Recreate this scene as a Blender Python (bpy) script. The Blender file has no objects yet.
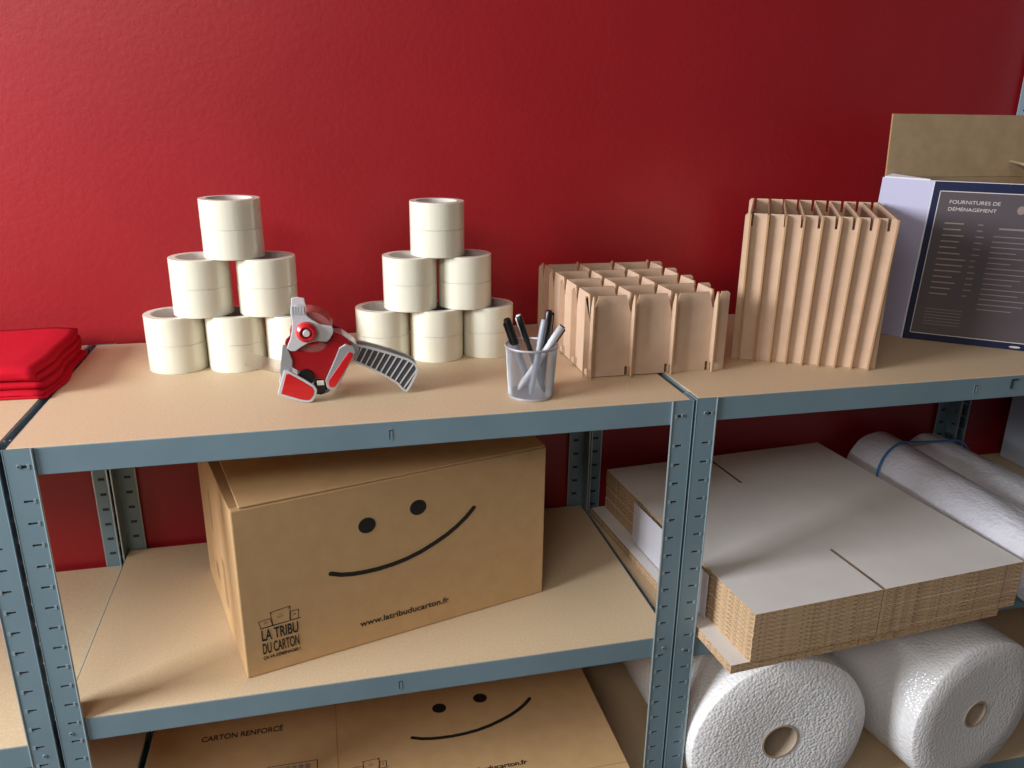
import bpy, bmesh, math, random
from mathutils import Vector, Matrix, Euler
random.seed(7)
PI = math.pi
R = math.radians
sc = bpy.context.scene
col = sc.collection

# ------------------------------------------------------------------ camera, world, light, exposure
cd = bpy.data.cameras.new('camera')
cam = bpy.data.objects.new('camera', cd)
col.objects.link(cam)
cam.location = (0.42548, -1.12591, 0.43774)
cam.rotation_euler = (1.245517, -0.012182, -0.233767)
cd.sensor_width = 36.0
cd.sensor_fit = 'HORIZONTAL'
cd.lens = 813.577 / 1024 * 36.0
cd.clip_start = 0.02
sc.camera = cam

world = bpy.data.worlds.new('world')
sc.world = world
world.use_nodes = True
wb = world.node_tree.nodes['Background']
wb.inputs['Color'].default_value = (0.80, 0.86, 1.0, 1)
wb.inputs['Strength'].default_value = 0.075


def area(name, loc, target, sx, sy, power, color):
    l = bpy.data.lights.new(name, 'AREA')
    l.shape = 'RECTANGLE'
    l.size = sx
    l.size_y = sy
    l.energy = power
    l.color = color
    o = bpy.data.objects.new(name, l)
    col.objects.link(o)
    o.location = loc
    d = Vector(target) - Vector(loc)
    o.rotation_euler = d.to_track_quat('-Z', 'Y').to_euler()
    return o


# daylight coming in through the window opening of the left wall
area('window_daylight', (-2.30, -0.70, 0.92), (0.35, 0.10, -0.05), 1.15, 1.05, 158, (0.90, 0.95, 1.0))
# unseen fill lamp added high behind the camera to brighten front faces
area('front_fill', (-0.9, -2.5, 1.80), (0.8, 0.2, -0.3), 1.6, 0.6, 42, (1.0, 0.95, 0.88))

sc.view_settings.view_transform = 'Standard'
sc.view_settings.look = 'None'
sc.view_settings.gamma = 1.0
sc.view_settings.use_curve_mapping = False
sc.view_settings.exposure = 0.0


# ------------------------------------------------------------------ materials
def srgb(r, g, b):
    f = lambda c: (c / 255 / 12.92) if c / 255 <= 0.04045 else ((c / 255 + 0.055) / 1.055) ** 2.4
    return (f(r), f(g), f(b), 1)


def mat(name, rgb, rough=0.6, metal=0.0, spec=0.5, trans=0.0, sss=0.0, coat=0.0):
    m = bpy.data.materials.new(name)
    m.use_nodes = True
    b = m.node_tree.nodes['Principled BSDF']
    b.inputs['Base Color'].default_value = srgb(*rgb)
    b.inputs['Roughness'].default_value = rough
    b.inputs['Metallic'].default_value = metal
    b.inputs['Specular IOR Level'].default_value = spec
    b.inputs['Transmission Weight'].default_value = trans
    b.inputs['Coat Weight'].default_value = coat
    if sss:
        b.inputs['Subsurface Weight'].default_value = sss
        b.inputs['Subsurface Radius'].default_value = (0.02, 0.018, 0.014)
        b.inputs['Subsurface Scale'].default_value = 0.5
    return m


def nodes(m):
    return m.node_tree.nodes, m.node_tree.links, m.node_tree.nodes['Principled BSDF']


def coords(m, scale=(1, 1, 1)):
    n, l, b = nodes(m)
    tc = n.new('ShaderNodeTexCoord')
    mp = n.new('ShaderNodeMapping')
    mp.inputs['Scale'].default_value = scale
    l.new(tc.outputs['Object'], mp.inputs['Vector'])
    return mp.outputs['Vector']


def speckle(m, c1, c2, scale, sv=(1, 1, 1), detail=4, lo=0.35, hi=0.65, rough=0.6):
    n, l, b = nodes(m)
    t = n.new('ShaderNodeTexNoise')
    t.inputs['Scale'].default_value = scale
    t.inputs['Detail'].default_value = detail
    t.inputs['Roughness'].default_value = rough
    l.new(coords(m, sv), t.inputs['Vector'])
    r = n.new('ShaderNodeValToRGB')
    r.color_ramp.elements[0].position = lo
    r.color_ramp.elements[0].color = srgb(*c1)
    r.color_ramp.elements[1].position = hi
    r.color_ramp.elements[1].color = srgb(*c2)
    l.new(t.outputs['Fac'], r.inputs['Fac'])
    l.new(r.outputs['Color'], b.inputs['Base Color'])
    return t


def bump(m, scale, strength, dist, kind='noise', sv=(1, 1, 1), detail=3):
    n, l, b = nodes(m)
    if kind == 'noise':
        t = n.new('ShaderNodeTexNoise')
        t.inputs['Scale'].default_value = scale
        t.inputs['Detail'].default_value = detail
        out = t.outputs['Fac']
    elif kind == 'wave':
        t = n.new('ShaderNodeTexWave')
        t.inputs['Scale'].default_value = scale
        out = t.outputs['Fac']
    else:
        t = n.new('ShaderNodeTexVoronoi')
        t.inputs['Scale'].default_value = scale
        out = t.outputs['Distance']
    l.new(coords(m, sv), t.inputs['Vector'])
    bp = n.new('ShaderNodeBump')
    bp.inputs['Strength'].default_value = strength
    bp.inputs['Distance'].default_value = dist
    if kind == 'voronoi':
        bp.invert = True
    l.new(out, bp.inputs['Height'])
    if b.inputs['Normal'].is_linked:
        l.new(b.inputs['Normal'].links[0].from_socket, bp.inputs['Normal'])
    l.new(bp.outputs['Normal'], b.inputs['Normal'])
    return bp


M = {}
M['wall'] = mat('red_paint', (150, 22, 29), 0.42, spec=0.5)
speckle(M['wall'], (147, 21, 28), (154, 24, 31), 3.0)
bump(M['wall'], 110, 0.14, 0.003, detail=2)
bump(M['wall'], 7, 0.08, 0.01)
M['white_wall'] = mat('white_paint', (170, 166, 160), 0.7)
bump(M['white_wall'], 120, 0.2, 0.003)
M['floor'] = mat('grey_concrete', (82, 77, 72), 0.6)
speckle(M['floor'], (74, 69, 64), (90, 84, 78), 8)
M['board'] = mat('chipboard', (205, 168, 132), 0.62)
speckle(M['board'], (203, 177, 142), (213, 188, 154), 260, detail=3, lo=0.36, hi=0.64)
M['board_edge'] = mat('chipboard_edge', (214, 188, 158), 0.7)
M['steel'] = mat('painted_steel', (112, 138, 148), 0.38, metal=0.15, spec=0.5)
speckle(M['steel'], (116, 138, 148), (124, 147, 157), 5)
M['lip'] = mat('pale_steel_edge', (170, 185, 188), 0.3, metal=0.5)  # paler steel for rolled lips, slot lugs and clip edges
M['shade_chip'] = mat('slot_shade_and_chip', (44, 52, 57), 0.7)  # dark tone painted for shade inside slots; also colours the paint chip
M['kraft'] = mat('kraft_card', (198, 152, 108), 0.75, spec=0.25)
speckle(M['kraft'], (198, 160, 114), (204, 166, 120), 30, sv=(1, 1, 1), detail=5)
M['kraft2'] = mat('kraft_liner', (205, 166, 134), 0.75, spec=0.25)
speckle(M['kraft2'], (198, 168, 143), (204, 175, 150), 45, detail=4)
M['kraft_edge'] = mat('kraft_cut_edge', (176, 140, 100), 0.85, spec=0.15)
M['white_card'] = mat('white_card', (205, 200, 196), 0.5, spec=0.4)
speckle(M['white_card'], (222, 216, 211), (231, 225, 220), 6)
M['corr'] = mat('corrugated_edge', (170, 135, 95), 0.85, spec=0.1)
n_, l_, b_ = nodes(M['corr'])
vo = n_.new('ShaderNodeTexVoronoi')
vo.inputs['Scale'].default_value = 300
l_.new(coords(M['corr'], (0.55, 0.55, 1.9)), vo.inputs['Vector'])
rp = n_.new('ShaderNodeValToRGB')
rp.color_ramp.elements[0].position = 0.15
rp.color_ramp.elements[0].color = srgb(120, 92, 64)
rp.color_ramp.elements[1].position = 0.55
rp.color_ramp.elements[1].color = srgb(200, 168, 132)
l_.new(vo.outputs['Distance'], rp.inputs['Fac'])
l_.new(rp.outputs['Color'], b_.inputs['Base Color'])
M['slit_shade'] = mat('slit_shade_paint', (62, 44, 36), 0.8)  # dark brown painted for the shade deep in the slits
M['ink'] = mat('black_ink', (28, 26, 25), 0.6)
M['tape'] = mat('wound_clear_tape', (229, 225, 206), 0.18, spec=0.6, sss=0.3, coat=0.4)
bump(M['tape'], 60, 0.25, 0.002, sv=(1, 1, 0.04))
M['tape_side'] = mat('tape_side', (226, 221, 206), 0.35, sss=0.25)
M['core'] = mat('pale_core', (205, 196, 188), 0.7)
M['red_metal_shaded'] = mat('red_metal_shaded', (150, 16, 22), 0.35)  # red base darkened because the frame gets less light
M['red_plastic'] = mat('red_plastic', (196, 24, 32), 0.3, coat=0.3)
M['silver'] = mat('silver_metal', (190, 190, 192), 0.32, metal=0.55)
M['dark_grey'] = mat('dark_grey_plastic', (74, 76, 80), 0.45)
M['light_grey'] = mat('light_grey_plastic', (196, 196, 198), 0.4)
M['black'] = mat('black_plastic', (22, 22, 25), 0.3)
M['film'] = mat('clear_film', (245, 240, 234), 0.12, trans=0.85)
M['amber_tape'] = mat('loaded_tape', (186, 110, 104), 0.2, trans=0.25)
M['mesh_steel'] = mat('mesh_steel', (186, 188, 194), 0.3, metal=0.5)
M['pen_grey'] = mat('pen_grey', (150, 154, 166), 0.35)
M['pen_white'] = mat('pen_white', (222, 224, 228), 0.3)
M['cloth'] = mat('red_cloth', (192, 22, 42), 0.95, spec=0.1)
bump(M['cloth'], 700, 0.25, 0.001)
bump(M['cloth'], 14, 0.35, 0.006)
M['bubble'] = mat('bubble_wrap', (243, 240, 239), 0.2, spec=0.7, sss=0.3)
bump(M['bubble'], 170, 0.55, 0.003, 'voronoi')
bump(M['bubble'], 6, 0.15, 0.01)
M['film_wrap'] = mat('wrapped_bubble_sheet', (216, 214, 222), 0.22, spec=0.8, coat=0.5)
bump(M['film_wrap'], 130, 0.4, 0.003, 'voronoi')
bump(M['film_wrap'], 18, 0.6, 0.012, sv=(1, 0.4, 1))
M['core_card'] = mat('grey_core_card', (178, 158, 138), 0.8)
M['blue_strap'] = mat('blue_strap', (38, 112, 170), 0.4)
M['navy'] = mat('navy_print', (16, 26, 62), 0.4)
M['slate'] = mat('slate_print', (88, 80, 84), 0.33)
M['pale_ink'] = mat('pale_ink', (205, 196, 192), 0.6)
M['faint_ink'] = mat('faint_ink', (142, 124, 122), 0.6)
M['brown_ink'] = mat('tan_ink', (158, 136, 122), 0.6)
M['white_box'] = mat('white_lined_card', (214, 212, 222), 0.5)
M['cool_lit_card'] = mat('white_card_cool_lit', (176, 174, 200), 0.5)  # white card tinted and darkened for bluish daylight on the left side
M['pale_blue'] = mat('pale_blue_card', (186, 198, 216), 0.5)
M['grey_kraft'] = mat('grey_kraft', (172, 146, 112), 0.8)
speckle(M['grey_kraft'], (166, 140, 106), (178, 152, 118), 25)


# ------------------------------------------------------------------ mesh helpers
class MB:
    def __init__(self):
        self.v = []
        self.f = []
        self.m = []
        self.mats = []

    def mi(self, m):
        m = M[m] if isinstance(m, str) else m
        if m not in self.mats:
            self.mats.append(m)
        return self.mats.index(m)

    def face(self, pts, m):
        i = len(self.v)
        self.v += [tuple(p) for p in pts]
        self.f.append(tuple(range(i, i + len(pts))))
        self.m.append(self.mi(m))

    def box(self, x0, x1, y0, y1, z0, z1, m, top=None, X=None):
        P = [(x0, y0, z0), (x1, y0, z0), (x1, y1, z0), (x0, y1, z0), (x0, y0, z1), (x1, y0, z1), (x1, y1, z1), (x0, y1, z1)]
        if X is not None:
            P = [tuple(X @ Vector(p)) for p in P]
        i = len(self.v)
        self.v += P
        k = self.mi(m)
        t = self.mi(top) if top else k
        for q, mm in (((0, 3, 2, 1), t), ((4, 5, 6, 7), t), ((0, 1, 5, 4), k), ((1, 2, 6, 5), k), ((2, 3, 7, 6), k), ((3, 0, 4, 7), k)):
            self.f.append(tuple(i + a for a in q))
            self.m.append(mm)

    def prism(self, poly, d0, d1, m, axis='y', side=None):
        # poly of 2D points; extruded along axis
        n = len(poly)
        if axis == 'y':
            mk = lambda p, d: (p[0], d, p[1])
        elif axis == 'z':
            mk = lambda p, d: (p[0], p[1], d)
        else:
            mk = lambda p, d: (d, p[0], p[1])
        i = len(self.v)
        self.v += [mk(p, d0) for p in poly] + [mk(p, d1) for p in poly]
        k = self.mi(m)
        s = self.mi(side) if side else k
        self.f.append(tuple(i + a for a in range(n)))
        self.m.append(k)
        self.f.append(tuple(i + n + a for a in reversed(range(n))))
        self.m.append(k)
        for a in range(n):
            b = (a + 1) % n
            self.f.append((i + a, i + n + a, i + n + b, i + b))
            self.m.append(s)

    def lathe(self, prof, seg, m, X=None, mats=None, closed=False):
        # prof: list of (r, z)
        i = len(self.v)
        n = len(prof)
        for s in range(seg):
            a = 2 * PI * s / seg
            for r, z in prof:
                p = Vector((r * math.cos(a), r * math.sin(a), z))
                if X is not None:
                    p = X @ p
                self.v.append(tuple(p))
        rng = n if closed else n - 1
        for s in range(seg):
            t = (s + 1) % seg
            for q in range(rng):
                q2 = (q + 1) % n
                self.f.append((i + s * n + q, i + t * n + q, i + t * n + q2, i + s * n + q2))
                self.m.append(self.mi(mats[q] if mats else m))

    def tube(self, pts, r, m, seg=8, cap=True):
        pts = [Vector(p) for p in pts]
        rs = r if isinstance(r, (list, tuple)) else [r] * len(pts)
        i = len(self.v)
        prev = None
        for k, p in enumerate(pts):
            d = (pts[min(k + 1, len(pts) - 1)] - pts[max(k - 1, 0)]).normalized()
            if prev is None:
                u = d.orthogonal().normalized()
            else:
                u = (prev - d * prev.dot(d)).normalized()
            prev = u
            w = d.cross(u)
            for s in range(seg):
                a = 2 * PI * s / seg
                self.v.append(tuple(p + (u * math.cos(a) + w * math.sin(a)) * rs[k]))
        k_ = self.mi(m)
        for k in range(len(pts) - 1):
            for s in range(seg):
                t = (s + 1) % seg
                self.f.append((i + k * seg + s, i + k * seg + t, i + (k + 1) * seg + t, i + (k + 1) * seg + s))
                self.m.append(k_)
        if cap:
            self.f.append(tuple(i + s for s in reversed(range(seg))))
            self.m.append(k_)
            self.f.append(tuple(i + (len(pts) - 1) * seg + s for s in range(seg)))
            self.m.append(k_)

    def build(self, name, parent=None, smooth=False, bevel=0, loc=None, rz=0, weld=False, fix=False):
        me = bpy.data.meshes.new(name)
        me.from_pydata(self.v, [], self.f)
        for m in self.mats:
            me.materials.append(m)
        for p, k in zip(me.polygons, self.m):
            p.material_index = k
        if weld or fix:
            bm = bmesh.new()
            bm.from_mesh(me)
            if weld:
                bmesh.ops.remove_doubles(bm, verts=bm.verts, dist=1e-6)
            bmesh.ops.recalc_face_normals(bm, faces=bm.faces)
            bm.to_mesh(me)
            bm.free()
        if smooth:
            for p in me.polygons:
                p.use_smooth = True
            try:
                me.set_sharp_from_angle(angle=R(38))
            except Exception:
                pass
        me.update()
        o = bpy.data.objects.new(name, me)
        col.objects.link(o)
        if parent:
            o.parent = parent
        if loc:
            o.location = loc
        o.rotation_euler[2] = rz
        if bevel:
            b = o.modifiers.new('bevel', 'BEVEL')
            b.width = bevel
            b.segments = 2
            b.limit_method = 'ANGLE'
        return o


def tag(o, label, cat, group=None):
    o['label'] = label
    o['category'] = cat
    if group:
        o['group'] = group
    return o


def empty(name, loc=(0, 0, 0), rz=0.0):
    o = bpy.data.objects.new(name, None)
    o.empty_display_size = 0.05
    col.objects.link(o)
    o.location = loc
    o.rotation_euler[2] = rz
    return o


def structure(o):
    o['kind'] = 'structure'
    return o


def copy_tree(o, parent=None):
    c = o.copy()
    col.objects.link(c)
    c.parent = parent
    for ch in list(o.children):
        copy_tree(ch, c)
    return c


def text_mesh(name, body, size, X, m, parent, width=None, height=None, depth=0.0002, bold=0.0):
    """Flat lettering; local x = reading direction, y = up, placed by matrix X (origin = lower left)."""
    cu = bpy.data.curves.new(name, 'FONT')
    cu.body = body
    cu.size = size
    cu.extrude = depth
    cu.offset = bold
    to = bpy.data.objects.new(name, cu)
    col.objects.link(to)
    bpy.context.view_layer.update()
    dg = bpy.context.evaluated_depsgraph_get()
    me = bpy.data.meshes.new_from_object(to.evaluated_get(dg))
    bpy.data.objects.remove(to)
    xs = [v.co.x for v in me.vertices]
    ys = [v.co.y for v in me.vertices]
    sx = width / (max(xs) - min(xs)) if width else 1
    sy = height / (max(ys) - min(ys)) if height else 1
    x0, y0 = min(xs), min(ys)
    for v in me.vertices:
        v.co = X @ Vector(((v.co.x - x0) * sx, (v.co.y - y0) * sy, v.co.z))
    me.materials.clear()
    me.materials.append(M[m])
    o = bpy.data.objects.new(name, me)
    col.objects.link(o)
    o.parent = parent
    return o


# ------------------------------------------------------------------ the room
ZF = -0.935
WY = 0.532
mb = MB(); mb.box(-2.6, 4.2, WY, WY + 0.12, ZF, 1.9, 'wall'); structure(mb.build('wall_back'))
mb = MB(); mb.box(-2.6, 4.2, -3.6, WY + 0.12, ZF - 0.1, ZF, 'floor'); structure(mb.build('floor'))
mb = MB(); mb.box(-2.6, 4.2, -3.6, WY + 0.12, 1.9, 2.0, 'white_wall'); structure(mb.build('ceiling'))
mb = MB()
wy0, wy1, wz0, wz1 = -1.45, -0.02, 0.2, 1.6
mb.box(-2.72, -2.6, -3.6, wy0, ZF, 1.9, 'white_wall')
mb.box(-2.72, -2.6, wy1, WY + 0.12, ZF, 1.9, 'white_wall')
mb.box(-2.72, -2.6, wy0, wy1, ZF, wz0, 'white_wall')
mb.box(-2.72, -2.6, wy0, wy1, wz1, 1.9, 'white_wall')
structure(mb.build('wall_left'))
mb = MB()
for a in ((wy0, wy0 + 0.05, wz0, wz1), (wy1 - 0.05, wy1, wz0, wz1), (wy0, wy1, wz0, wz0 + 0.05), (wy0, wy1, wz1 - 0.05, wz1), (-0.76, -0.71, wz0, wz1)):
    mb.box(-2.70, -2.64, a[0], a[1], a[2], a[3], 'light_grey')
structure(mb.build('window_1'))
mb = MB(); mb.box(4.2, 4.3, -3.6, WY + 0.12, ZF, 1.9, 'white_wall'); structure(mb.build('wall_right'))

# ------------------------------------------------------------------ shelving
DEP = 0.524
A = 0.0375          # post flange width
BH = 0.041          # beam height
PITCH = 0.0338


def post_mesh(z0, z1, mx=1, my=1, slots=True):
    """L-section upright standing in a corner: front flange along x, side flange along y, with pressed slots."""
    mb = MB()
    th = 0.0016
    T = lambda p: (p[0] * mx, p[1] * my, p[2])

    def flange(kind):
        # columns across the flange
        cs = [0.0, 0.0155, 0.0275, A - 0.001]
        zs = [z1]
        holes = []
        z = z1 - 0.076
        if slots:
            zs += [z1 - 0.024, z1 - 0.0285]
            holes.append(1)
            while z > z0 + 0.03:
                zs += [z, z - 0.0036]
                holes.append(len(zs) - 2)
                z -= PITCH
        zs.append(z0)
        for side in (0, 1):
            off = side * th
            for r in range(len(zs) - 1):
                for c in range(3):
                    if c == 1 and r in holes:
                        continue
                    a, b, u, w = cs[c], cs[c + 1], zs[r], zs[r + 1]
                    if kind == 'front':
                        P = [(a, off, w), (b, off, w), (b, off, u), (a, off, u)]
                    else:
                        P = [(off, b, w), (off, a, w), (off, a, u), (off, b, u)]
                    mb.face([T(p) for p in P], 'steel')
        for h in holes:
            u, w = zs[h], zs[h + 1]
            a, b = cs[1], cs[2]
            for q in (((a, u), (b, u)), ((a, w), (b, w)), ((a, u), (a, w)), ((b, u), (b, w))):
                (p1, q1), (p2, q2) = q
                if kind == 'front':
                    P = [(p1, 0, q1), (p2, 0, q2), (p2, th, q2), (p1, th, q1)]
                else:
                    P = [(0, p1, q1), (0, p2, q2), (th, p2, q2), (th, p1, q1)]
                mb.face([T(p) for p in P], 'steel')
            # raised pressed lug at the inner end of the slot
            if kind == 'front':
                mb.box(*sorted((T((b, 0, 0))[0], T((b + 0.0035, 0, 0))[0])), *sorted((T((0, -0.0009, 0))[1], T((0, 0.0005, 0))[1])), w - 0.0012, u + 0.0012, 'lip')
                mb.box(*sorted((T((a, 0, 0))[0], T((b, 0, 0))[0])), *sorted((T((0, th + 0.0002, 0))[1], T((0, th + 0.0006, 0))[1])), w - 0.001, u + 0.001, 'shade_chip')  # dark plate behind the slot, painted as its shaded inside
            else:
                mb.box(*sorted((T((0.0, 0, 0))[0] + 0, T((-0.0009, 0, 0))[0])), *sorted((T((0, b, 0))[1], T((0, b + 0.0035, 0))[1])), w - 0.0012, u + 0.0012, 'lip')
    flange('front')
    flange('side')
    # rolled inner lips
    mb.tube([T((A - 0.0012, 0.0004, z0)), T((A - 0.0012, 0.0004, z1))], 0.0017, 'lip', 8)
    mb.tube([T((0.0004, A - 0.0012, z0)), T((0.0004, A - 0.0012, z1))], 0.0017, 'lip', 8)
    mb.tube([T((0.0008, 0.0008, z0)), T((0.0008, 0.0008, z1))], 0.0013, 'steel', 8)
    return mb


def rivet_part(parent, x, z, y=-0.0008):
    mb = MB()
    X = Matrix.Translation((x, y, z)) @ Matrix.Rotation(PI / 2, 4, 'X')
    mb.lathe([(0.0, 0.0006), (0.0016, 0.0006), (0.0018, 0.0004), (0.0030, 0.0004), (0.0034, -0.0006)], 16, 'steel', X,
             mats=['shade_chip', 'shade_chip', 'lip', 'steel'])
    return mb.build('rivet', parent, smooth=True)


def shelving(label, loc, rz, W, levels, group=None, clips=(), ztop=0.0, rivets=True, backs_up=0.0):
    root = empty('shelving_unit', loc, rz)
    tag(root, label, 'shelving unit', group)
    zb = ZF - loc[2]
    for (px, py, mx, my) in ((0, 0, 1, 1), (W, 0, -1, 1), (0, DEP, 1, -1), (W, DEP, -1, -1)):
        o = post_mesh(zb + 0.002, ztop + (backs_up if py else 0) if True else 0, mx, my).build('post', root, smooth=False)
        o.location = (px, py, 0)
        # plastic foot
        f = MB(); f.box(*sorted((0, A * mx * 1.02)), *sorted((0, A * my * 1.02)), zb, zb + 0.012, 'black')
        ff = f.build('foot', o)
        if py == 0 and rivets:
            for z in (ztop - 0.0255, levels[1] - 0.022 if len(levels) > 1 else -0.4):
                rivet_part(o, mx * 0.0175, z)
    g = 0.0025
    for li, z in enumerate(levels):
        for kind in ('front', 'back'):
            mb = MB()
            if kind == 'front':
                mb.box(0.003, W - 0.003, g, g + 0.0016, z - BH, z - 0.001, 'steel')
                mb.box(0.003, W - 0.003, g, g + 0.016, z - BH, z - BH + 0.0014, 'steel')
                mb.box(0.003, W - 0.003, g + 0.0018, g + 0.022, z - 0.0145, z - 0.013, 'steel')
            else:
                y = DEP - g
                mb.box(0.003, W - 0.003, y - 0.0016, y, z - BH, z - 0.001, 'steel')
                mb.box(0.003, W - 0.003, y - 0.016, y, z - BH, z - BH + 0.0014, 'steel')
                mb.box(0.003, W - 0.003, y - 0.022, y, z - 0.0145, z - 0.013, 'steel')
            o = mb.build('beam', root, bevel=0.0006)
            if kind == 'front':
                for cx in clips:
                    c = MB()
                    c.box(cx - 0.0030, cx + 0.0030, g - 0.0005, g + 0.0002, z - 0.030, z - 0.012, 'steel')
                    c.box(cx - 0.0024, cx - 0.0012, g - 0.0008, g - 0.0004, z - 0.028, z - 0.0135, 'shade_chip')  # dark strips painted as the shaded slit of the clip
                    c.box(cx - 0.0024, cx + 0.0022, g - 0.0008, g - 0.0004, z - 0.0150, z - 0.0135, 'shade_chip')
                    c.box(cx + 0.0018, cx + 0.0026, g - 0.0008, g - 0.0004, z - 0.028, z - 0.0160, 'lip')
                    c.build('beam_clip', o)
        for s in (0, 1):
            mb = MB()
            x = g if s == 0 else W - g - 0.0016
            mb.box(x, x + 0.0016, 0.004, DEP - 0.004, z - BH, z - 0.001, 'steel')
            xs = (x, x + 0.02) if s == 0 else (x - 0.02, x)
            mb.box(xs[0], xs[1], 0.006, DEP - 0.006, z - 0.0145, z - 0.013, 'steel')
            mb.build('beam', root, bevel=0.0006)
        mb = MB()
        i = g + 0.0022
        mb.box(i, W - i, i, DEP - i, z - 0.0128, z, 'board_edge', top='board')
        mb.build('shelf_board', root, bevel=0.0006)
    return root


L2 = -0.4465
L3 = -0.888
L2R = -0.4585
L3R = -0.896
U2 = shelving('blue-grey metal shelving unit in the middle, carrying the tape pyramids and the smiling carton', (0, 0, 0), 0, 1.0, [0, L2, L3], clips=(0.515,))
U1 = shelving('blue-grey shelving unit cut by the left edge, under the folded red cloth', (-1.006, -0.002, 0.0), 0, 1.0, [0.001, L2 - 0.032, L3 - 0.0])
U3 = shelving('blue-grey shelving unit on the right, holding the stack of flat cartons', (1.0045, 0, 0.0015), 0, 0.984, [0, L2R, L3R], clips=(0.535,), )
U4 = shelving('taller blue-grey shelving unit at the far right edge behind the printed box', (2.012, 0, 0.0), 0, 1.0, [0.0, L2 + 0.03, L3], backs_up=0.9)
# bent scratch mark on the right unit's top beam
mk = MB()
for a in (((1.612, -0.006), (1.616, -0.022), 0.0022), ((1.614, -0.005), (1.626, -0.007), 0.0028)):
    (x0, z0), (x1, z1), w = a
    mk.box(min(x0, x1), max(x0, x1) + w * 0.4, 0.0012, 0.0022, min(z0, z1) - w * 0.4, max(z0, z1), 'shade_chip')
bm_ = mk.build('paint_chip')
bm_.parent = U3
bm_.location = (-1.0045, 0, -0.0015)

# ------------------------------------------------------------------ tape rolls
TR, TH = 0.0499, 0.0486


def roll_proto(loc):
    root = empty('tape_roll', loc)
    mb = MB()
    ri = 0.0395
    mb.lathe([(ri, 0.0001), (TR - 0.0004, 0.0001), (TR, 0.0006), (TR, TH - 0.0006), (TR - 0.0004, TH - 0.0001), (ri, TH - 0.0001)],
             64, 'tape', mats=['tape_side', 'tape', 'tape', 'tape', 'tape_side'])
    mb.build('wound_tape', root, smooth=True)
    mb = MB()
    mb.lathe([(ri - 0.0025, 0), (ri + 0.0001, 0), (ri + 0.0001, TH), (ri - 0.0025, TH)], 64, 'core', closed=True)
    mb.build('core', root, smooth=True)
    return root


ZS = 0.0001
lp = [((0.178, 0.347), 0, 'bottom row left end'), ((0.2785, 0.336), 0, 'bottom row centre'), ((0.3795, 0.324), 0, 'bottom row right end behind the gun'),
      ((0.2290, 0.342), 1, 'middle row left'), ((0.3385, 0.332), 1, 'middle row right'), ((0.2885, 0.337), 2, 'top tier')]
rp_ = [((0.5355, 0.341), 0, 'bottom row left end'), ((0.6325, 0.326), 0, 'bottom row centre'), ((0.7300, 0.335), 0, 'bottom row right end'),
       ((0.5865, 0.331), 1, 'middle row left'), ((0.6870, 0.331), 1, 'middle row right'), ((0.6375, 0.332), 2, 'top tier')]
first = None
for pyr, spots in (('left', lp), ('right', rp_)):
    for (x, y), tier, where in spots:
        for k in (0, 1):
            sc_ = 1.0 if pyr == 'left' else 0.972
            z = ZS + (tier * 2 + k) * (TH + 0.0001) * sc_
            jx, jy = (random.uniform(-0.0004, 0.0004), random.uniform(-0.0004, 0.0004)) if k else (0, 0)
            if first is None:
                first = o = roll_proto((x, y, z))
            else:
                o = copy_tree(first)
                o.location = (x + jx, y + jy, z)
            o.rotation_euler[2] = random.uniform(0, 6.28)
            o.scale = (sc_, sc_, sc_)
            tag(o, 'clear tape roll, %s of its pair, %s, %s pyramid' % (('lower', 'upper')[k], where, pyr), 'tape roll',
                'parcel tape rolls of the %s pyramid' % pyr)

# ------------------------------------------------------------------ tape dispenser
TD = empty('tape_dispenser', (0.40, 0.137, 0.0005))
tag(TD, 'red and silver hand tape gun with ribbed grey handle lying before the left pyramid', 'tape dispenser')
OX, OY = 0.40, 0.137


def rel(pts, dz=0.0065):
    return [(x - OX, z + dz) for x, z in pts]


star = rel([(0.3823, 0.1485), (0.392, 0.1500), (0.4021, 0.1475), (0.4028, 0.1400), (0.4060, 0.131), (0.4121, 0.1257), (0.424, 0.1175), (0.4411, 0.1141), (0.4432, 0.108), (0.442, 0.1024), (0.437, 0.094), (0.4318, 0.0897), (0.418, 0.0915), (0.4038, 0.0890), (0.393, 0.083), (0.3842, 0.0773), (0.3772, 0.0779), (0.3722, 0.0829), (0.3748, 0.090), (0.3778, 0.0958), (0.3815, 0.110), (0.383, 0.125), (0.3811, 0.1345)])
mb = MB(); mb.prism(star, -0.028, -0.0245, 'light_grey'); st = mb.build('side_plate', TD, bevel=0.0012)
st['label'] = 'pale grey three-armed plate'
for k in range(5):
    mb = MB(); x = -0.0165 + k * 0.0041
    mb.box(x, x + 0.0012, -0.0287, -0.0278, 0.140, 0.1535, 'light_grey'); mb.build('grip_rib', st)
mb = MB(); mb.prism(star, 0.0245, 0.028, 'light_grey'); mb.build('side_plate', TD, bevel=0.0012)
HX = Matrix.Translation((0.0028, -0.028, 0.1138)) @ Matrix.Rotation(PI / 2, 4, 'X')
mb = MB(); mb.lathe([(0.0, 0.012), (0.0045, 0.012), (0.0055, 0.0105), (0.0058, 0.006), (0.0085, 0.006), (0.0085, 0.0105), (0.0105, 0.011), (0.0150, 0.007), (0.0160, 0.0), (0.0, 0.0)], 40, 'red_plastic', HX,
                    mats=['light_grey', 'light_grey', 'light_grey', 'red_plastic', 'red_plastic', 'red_plastic', 'red_plastic', 'red_plastic', 'red_plastic'])
mb.build('hub_knob', TD, smooth=True)
TX = Matrix.Translation((0.0100, 0.0, 0.1110)) @ Matrix.Rotation(PI / 2, 4, 'X')
mb = MB(); mb.lathe([(0.020, -0.0235), (0.0315, -0.0235), (0.032, -0.023), (0.032, 0.023), (0.0315, 0.0235), (0.020, 0.0235)], 48, 'amber_tape', TX, closed=True)
mb.build('loaded_tape', TD, smooth=True)
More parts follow.
